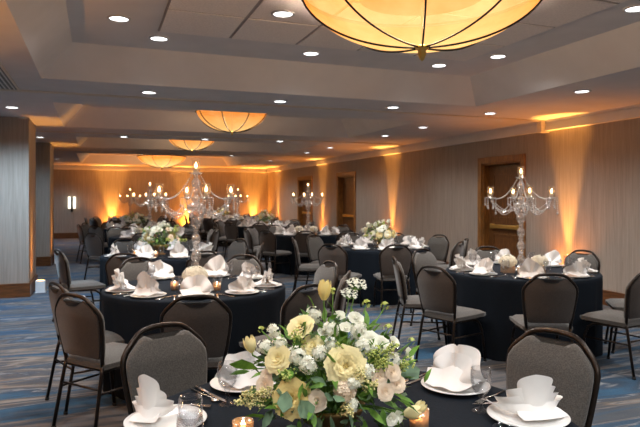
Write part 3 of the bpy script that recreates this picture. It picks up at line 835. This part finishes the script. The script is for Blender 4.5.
CA = Proto(cand)
hyd_me = hydrangea_mesh()
mirror_me = MB().box(-.055, .055, -.055, .055, 0, .07).mesh('vase', M['mercury'])
def hyd_proto():
    t = thing('hydrangea_posy', 'x', 'flowers', (0, 0, 0), 0, 'white hydrangea posies at the candelabras')
    v = put('vase', mirror_me, t); put('hydrangea_bloom', hyd_me, t, (0, 0, .04))
    return t
HY = Proto(hyd_proto())
def votive_proto():
    t = thing('votive_candle', 'x', 'candle', (0, 0, 0), 0, 'votive candles on the tables')
    obj('glass_holder', MB().lathe([(.028, 0), (.030, .004), (.031, .03), (.033, .066), (.031, .066), (.029, .03), (.027, .006), (.0005, .006)], 24, caps=False), M['mercury'], t)
    obj('wax', MB().lathe([(.024, .007), (.024, .032), (.0005, .030)], 16), M['candle'], t)
    obj('flame', MB().lathe([(.001, .032), (.007, .039), (.0085, .047), (.005, .060), (.0008, .072)], 10), M['flame'], t)
    return t
VO = Proto(votive_proto())

# ------------------------------------------------------------------ the tables
class Tab: pass
def flower_small(pos, seed, label):
    """mixed white, peach and green centrepiece"""
    r = random.Random(seed)
    t = thing('flower_arrangement', label, 'flowers', pos, r.uniform(0, 6), 'mixed flower centrepieces')
    put('vase', vase_me, t)
    f = put('foliage', FOL_S[seed % 2], t); f['kind'] = 'stuff'
    ks = ['white_rose'] * 9 + ['cream_rose'] * 4 + ['stock_flower'] * 10 + ['blush_rose'] * 4 + ['garden_rose'] * 1 + ['open_rose'] * 2 + ['green_spray'] * 5 + ['rose_bud'] * 4
    for i, k in enumerate(ks):
        d = rdir(r, -.15); s = r.uniform(.85, 1.08)
        bloom(t, k, (d.x * .22 * s, d.y * .22 * s, .20 + d.z * .16 * s), d + Vector((0, 0, .15)), r.uniform(1.0, 1.3), r.uniform(0, 6))
    return t
FOL_S = [foliage_mesh(31 + k, 190, .25, .20, .19) for k in range(2)]

cloth_me = [cloth_mesh(k) for k in range(4)]
# (name, px, depth, seats, settings with glasses, centrepiece, cloth label)
TABS = [
 ('front flower table', 351, 1.88, [40, 132], 'F', 'black tablecloth on the front table under the big mixed bouquet'),
 ('front candelabra table', 196, 5.0, [-138, -110, -78, -42, -6, 30, 80, 128], 'C', 'black floor-length tablecloth under the tall front candelabra, beyond the front table'),
 ('second pillar-row flower table', 161, 7.8, [-142, -93, -54, 5, 45, 88, 130], 'F', 'black tablecloth under white flowers directly behind the front candelabra'),
 ('second pillar-row candelabra table', 150, 11.5, [-118, -78, -42, -6, 30, 66, 102, 138], 'C', 'black tablecloth under the second candelabra of the pillar row'),
 ('third pillar-row flower table', 136, 14.3, [-150, -114, -78, -42, -6, 30, 66, 102, 138, 174], 'F', 'black tablecloth under the third flower bouquet of the pillar row'),
 ('last pillar-row candelabra table', 130, 18.7, [-162, -126, -90, -54, -18, 18, 54, 90, 126, 162], 'C', 'black tablecloth on the pillar row table by the back wall'),
 ('door-row candelabra table', 521, 6.05, [-144, -100, -56, -12, 40, 88, 130, 180], 'C', 'black floor-length tablecloth under the candelabra before the first door'),
 ('door-row flower table', 380, 9.0, [-123, -87, -38, -5, 35, 72, 105, 142, 178], 'F', 'black tablecloth under flowers between the first and second doors'),
 ('second door-row candelabra table', 308, 12.2, [-162, -126, -90, -54, -18, 18, 54, 90, 126, 162], 'C', 'black tablecloth under the candelabra before the third door'),
 ('second door-row flower table', 265, 15.6, [-162, -126, -90, -54, -18, 18, 54, 90, 126, 162], 'F', 'black tablecloth under the second door-row flower bouquet'),
 ('third door-row candelabra table', 238, 18.8, [-162, -126, -90, -54, -18, 18, 54, 90, 126, 162], 'C', 'black tablecloth under the third candelabra of the door row'),
 ('last door-row table', 222, 21.6, [-162, -126, -90, -54, -18, 18, 54, 90, 126, 162], 'F', 'black tablecloth on the last door-row table at the back wall'),
]
# hand-set chairs: (table, seat) -> (R, twist in degrees)
OVR = {(1, -110): (1.09, -10), (1, -138): (.86, 0), (1, -78): (1.07, 0), (1, -42): (1.03, 0), (0, 40): (.995, 0), (0, 132): (1.0, 0), (6, -144): (1.04, 4), (6, 180): (1.02, 0), (6, -56): (1.01, -4), (7, -123): (1.16, 4), (7, -38): (1.02, 6), (7, -5): (1.02, 0), (2, -142): (1.01, 0), (3, -118): (1.12, 0)}
wa = lambda a: math.radians(a) - YAW
rj = random.Random(21)
CTR = []
ORD = {}
for ti, (tn, px, d, seats, kind, clab) in enumerate(TABS):
    X, Y = atpx(px, d); CTR.append((X, Y))
    c = put('tablecloth', cloth_me[ti % 4], None, (X, Y, 0)); c.rotation_euler = (0, 0, rj.uniform(0, 6))
    tag(c, clab, 'tablecloth', 'black tablecloths over the round tables')
    for a in seats:
        R_, tw = OVR.get((ti, a), (1.01 + rj.uniform(-.0, .05), rj.uniform(-6, 6)))
        w = wa(a); loc = (X + R_ * cos(w), Y + R_ * sin(w), 0)
        CH.at(loc, w + PI - PI / 2 + math.radians(tw), 'taupe padded banquet chair at the %s side of the %s' % (side(a), tn))
    sets = [10, 45, 131, 174] if ti == 0 else [-150, -114, -78, -42, -4, 46, 84, 134] if ti == 1 else seats
    for si, a in enumerate(sets):
        w = wa(a); u = Vector((cos(w), sin(w), 0)); v = Vector((-sin(w), cos(w), 0)); ctr = Vector((X, Y, TH))
        sl = {10: 'right end', 45: 'far right side', 131: 'far left side', 174: 'left end'}[a] + ' of' if ti == 0 else side(a) + ' side of'
        pr = TR - (.155 if ti else .145)
        p = ctr + u * pr; noff = Vector((0, 0, 0))
        if ti == 0 and a == 174: noff = u * .06
        if ti == 0 and a == 10: noff = u * .03
        o = put('dinner_plate', plate_me, None, p); tag(o, 'round white dinner plate at the %s the %s' % (sl, tn), 'plate', 'white dinner plates on the tables')
        tw_ = ti == 0 and a in (10, 174)
        o = put('folded_napkin', TOWER if tw_ else NAPM[(ti * 3 + si * 2) % 5], None, p + noff + Vector((0, 0, .012)))
        o.rotation_euler = (0, 0, w + PI / 2 + (PI if (ti + si) % 3 == 0 else 0) + rj.uniform(-.35, .35)); 
        s = rj.uniform(.92, 1.06); o.scale = (s, s, s)
        if tw_: o.rotation_euler = (0, 0, -YAW + (.25 if a == 10 else -.2)); o.scale = (1.1, 1.1, .88) if a == 10 else (.62, .85, .95)
        tag(o, 'white fan-folded napkin at the %s the %s' % (sl, tn), 'napkin', 'white napkins on the plates')
        w2 = wa(21.6 if (ti == 0 and a == 10) else a + 19)
        o = put('water_goblet', goblet_me, None, (X + .50 * cos(w2), Y + .50 * sin(w2), TH)); tag(o, 'clear stemmed water goblet at the %s the %s' % (sl, tn), 'glass', 'water goblets on the tables')
        if ti in (0, 1, 6):
            for nm, me, off, cat in [q for q in (('fork', fork_me, -.158, 'fork'), ('table_knife', knife_me, .158, 'knife'), ('teaspoon', spoon_me, .182, 'spoon')) if (ti == 0 and a != 10) or q[3] != 'spoon']:
                # a seated guest faces the centre: the knife and spoon lie to the guest's right
                o = put(nm, me, None, ctr + u * (pr - .01) + v * off); o.rotation_euler = (0, 0, w + PI / 2)
                tag(o, 'steel %s at the %s the %s' % (nm.replace('_', ' '), sl, tn), cat, nm.replace('_', ' ') + 's on the tables')
    if kind == 'C':
        CA.at((X, Y, TH), -YAW - math.atan((px - 320) / F), 'crystal candelabra with lit candles standing on the %s' % tn).scale = (1.12, 1.12, 1.05)
        hy = [(.04, -.228)] if ti == 1 else [(-.18, -.14), (.12, -.18)]
        for k, (hx, hz) in enumerate(hy):
            q = cw(hx, hz)
            HY.at((X + q[0], Y + q[1], TH), k * 1.1 - YAW, 'white hydrangea posy in a mirrored vase, %s on the %s' % ('in front' if ti == 1 else 'left one' if k == 0 else 'right one', tn)).scale = (1.15, 1.15, 1.1) if ti == 1 else (1, 1, 1)
        vs_ = [(-.13, -.21), (.0, -.39), (.22, -.24)] if ti == 1 else [(-.09, -.26), (-.01, -.30)]
        if ti in (1, 6, 8):
            for k, (hx, hz) in enumerate(vs_):
                q = cw(hx, hz)
                VO.at((X + q[0], Y + q[1], TH), 0, 'glowing votive candle, %s one at the candelabra foot, %s' % (['left', 'middle' if len(vs_) == 3 else 'right', 'right'][k], tn))
    elif ti:
        flower_small((X, Y, TH), 40 + ti, 'mixed white and peach bouquet on the %s' % tn)
        if ti in (2, 7):
            for k, (hx, hz) in enumerate([(.02, -.33), (-.26, -.24)]):
                q = cw(hx, hz); VO.at((X + q[0], Y + q[1], TH), 0, 'glowing votive candle, %s one before the flowers, %s' % (['middle', 'left'][k], tn))

# two extra goblets and the votives of the front table
X1, Y1 = CTR[0]
for (px, d, w) in ((190, 1.62, 'at the left edge of the front table, nearest the camera'), (506, 1.53, 'at the right edge of the front table, nearest the camera')):
    x, y = atpx(px, d); tag(put('water_goblet', goblet_me, None, (x, y, TH)), 'clear water goblet ' + w, 'glass', 'water goblets on the tables')
for (px, d, w) in ((419, 1.90, 'right of the big bouquet'), (243, 1.80, 'left of the big bouquet')):
    x, y = atpx(px, d); VO.at((x, y, TH), 0, 'glowing mercury glass votive candle %s on the front table' % w)

# ------------------------------------------------------------------ the big bouquet on the front table
fx, fy = atpx(330, 1.80)
ft = thing('flower_arrangement', 'large mixed bouquet of cream roses and tulips on the front table', 'flowers', (fx, fy, TH), 0, 'mixed flower centrepieces')
put('vase', vase_me, ft)
fo = put('foliage', foliage_mesh(77, 900, .235, .20, .19), ft); fo['kind'] = 'stuff'
rb = random.Random(5)
def at_big(px, py, dz):
    """photo point at depth 1.80+dz -> position in the bouquet's own space"""
    d = 1.80 + dz; x, y = atpx(px, d); return Vector((x - fx, y - fy, CAMH - (py - HOR) / F * d - TH))
CEN = Vector((0, 0, .17))
toCam = Vector((-fx, -fy, CAMH - TH - .2)).normalized()
def big(kind, px, py, dz=-.17, s=1.0, d=None, face=.5, spin=None):
    p = at_big(px, py, dz); n = (p - CEN).normalized()
    dd = Vector(d) if d is not None else (n * (1 - face) + toCam * face).normalized()
    b = bloom(ft, kind, p - dd * .02 * s, dd, s, rb.uniform(0, 6) if spin is None else spin)
    return b
def stem_to(px, py, dz, start=(0, 0, .12), r=.0028):
    p = at_big(px, py, dz); st = Vector(start); mid = st.lerp(p, .55) + Vector((0, 0, .03))
    return [st, mid, p]
big('garden_rose', 346, 366, -.20, 1.12, face=.75)
big('open_rose', 291, 399, -.19, 1.15, face=.6)
big('cream_rose', 277, 359, -.15, 1.0, face=.35)
big('cream_rose', 300, 326, -.10, 1.0, face=.25)
big('cream_rose', 312, 345, -.12, .8, face=.4)
big('lisianthus', 316, 401, -.20, 1.05, face=.7)
big('blush_carnation', 345, 390, -.20, 1.0, face=.6)
for q in ((380, 377, -.17), (393, 372, -.16), (386, 392, -.18), (398, 384, -.16)): big('blush_rose', *q[:2], q[2], .72, face=.5)
big('blush_rose', 264, 386, -.15, .85, face=.4); big('blush_rose', 266, 376, -.14, .6, face=.4)
for q in ((371, 341, -.10, .85), (356, 318, -.06, .62), (382, 345, -.10, .75)): big('white_rose', *q, face=.35)
for q in ((340, 314, -.04), (396, 341, -.05), (411, 353, -.05), (346, 326, -.08), (393, 420, -.19), (399, 418, -.17), (324, 330, -.08)): big('rose_bud', *q, 1.0, face=.3)
for q in ((276, 333, -.08), (282, 345, -.11), (330, 333, -.08), (331, 346, -.12), (357, 333, -.08), (362, 349, -.12), (268, 349, -.09), (309, 366, -.17), (299, 357, -.15), (391, 361, -.12), (352, 383, -.2), (351, 404, -.2), (315, 318, -.04), (320, 355, -.14), (366, 372, -.17)):
    big('stock_flower', *q, rb.uniform(.62, .85), face=.35)
for q in ((258, 392, -.12), (252, 400, -.12), (263, 402, -.14), (270, 392, -.16), (356, 375, -.18), (366, 385, -.18), (347, 407, -.2)): big('waxflower_spray', *q, rb.uniform(.7, .9), face=.2)
for q in ((375, 362, -.15), (385, 352, -.12), (371, 356, -.14), (398, 366, -.10), (338, 352, -.14), (380, 366, -.16), (300, 342, -.12), (290, 375, -.18)): big('green_spray', *q, rb.uniform(.6, .85), face=.25)
mbs = MB()
for q, k, s, d in (((324, 300, -.05), 'tulip', 1.0, (.05, 0, 1)), ((252, 352, -.06), 'blush_tulip', .95, (-.25, -.05, 1)), ((404, 414, -.16), 'blush_tulip', .95, (.9, -.3, .15)), ((415, 413, -.14), 'blush_tulip', .8, (.4, -.3, .6))):
    p = at_big(*q); b = bloom(ft, k, p, d, s * .95); mbs.tube([Vector((0, 0, .12)), p * .55 + Vector((0, 0, .06)), p - Vector(d).normalized() * .01, p], .0026, 6)
for q, k, s in (((356, 288, -.02), 'lace_umbel', .95), ((349, 297, -.05), 'lace_umbel', .8), ((366, 306, -.03), 'lime_bud', .9), ((384, 308, .0), 'lime_bud', .9), ((333, 293, -.05), 'lime_bud', .7), ((387, 331, -.02), 'lime_bud', 1.0), ((410, 343, -.03), 'lime_bud', .8), ((262, 331, -.05), 'lime_bud', .7)):
    p = at_big(*q); b = bloom(ft, k, p, (p - CEN).normalized() + Vector((0, 0, .8)) + toCam * .5, s); mbs.tube([Vector((0, 0, .12)), p * .6 + Vector((0, 0, .05)), p], .0016, 5)
obj('stems', mbs, M['stem'], ft)
mbl = MB()
for px, py, dz, e, L, W in ((258, 369, -.10, (-1, 0, .35), .09, .022), (250, 371, -.1, (-1, .1, -.05), .06, .012), (316, 312, -.05, (-.4, 0, 1), .06, .015), (310, 378, -.19, (.8, -.4, -.3), .05, .022), (300, 400, -.2, (.3, -.6, -.6), .06, .025), (287, 391, -.2, (-.3, -.5, -.6), .06, .022), (400, 375, -.08, (1, 0, .2), .07, .03), (409, 358, -.06, (.6, 0, .7), .05, .02), (372, 405, -.19, (.4, -.4, -.8), .09, .02), (395, 398, -.18, (.7, -.3, -.4), .08, .018), (345, 403, -.2, (.1, -.6, -.8), .08, .02), (272, 409, -.15, (-.5, -.3, -.7), .06, .02), (330, 415, -.19, (0, -.5, -.8), .07, .02), (424, 383, -.04, (.5, 0, .9), .05, .012), (300, 337, -.11, (.2, -.3, 1), .05, .022), (366, 352, -.12, (.3, -.3, .8), .05, .02)):
    leaf(mbl, at_big(px, py, dz), Vector(e).normalized(), L, W, rb, 0 if W < .02 or py < 372 else 1, W > .02)
obj('leaves', mbl, [M['leaf'], M['euca']], ft)['kind'] = 'stuff'

# ------------------------------------------------------------------ camera, world, colour
cd = bpy.data.cameras.new('camera'); co = bpy.data.objects.new('camera', cd); COL.objects.link(co)
co.location = (0, 0, CAMH); co.rotation_euler = (PI / 2, 0, -YAW)
cd.sensor_width = 36; cd.lens = F / 640 * 36; cd.shift_y = (HOR - 213.5) / 640; cd.clip_start = .05; cd.clip_end = 100
cd.dof.use_dof = True; cd.dof.focus_distance = 2.1; cd.dof.aperture_fstop = 8.0
scene.camera = co
w = bpy.data.worlds.new('world'); scene.world = w; w.use_nodes = True
w.node_tree.nodes['Background'].inputs[0].default_value = (.5, .55, .6, 1); w.node_tree.nodes['Background'].inputs[1].default_value = .1
scene.view_settings.view_transform = 'Standard'
scene.view_settings.exposure = 0.0
try:
    cy = scene.cycles
    cy.use_denoising = True; cy.denoiser = 'OPENIMAGEDENOISE'
    cy.max_bounces = 8; cy.diffuse_bounces = 4; cy.glossy_bounces = 3; cy.transparent_max_bounces = 24; cy.sample_clamp_indirect = 4; cy.caustics_reflective = False; cy.caustics_refractive = False
except Exception as e:
    print(e)
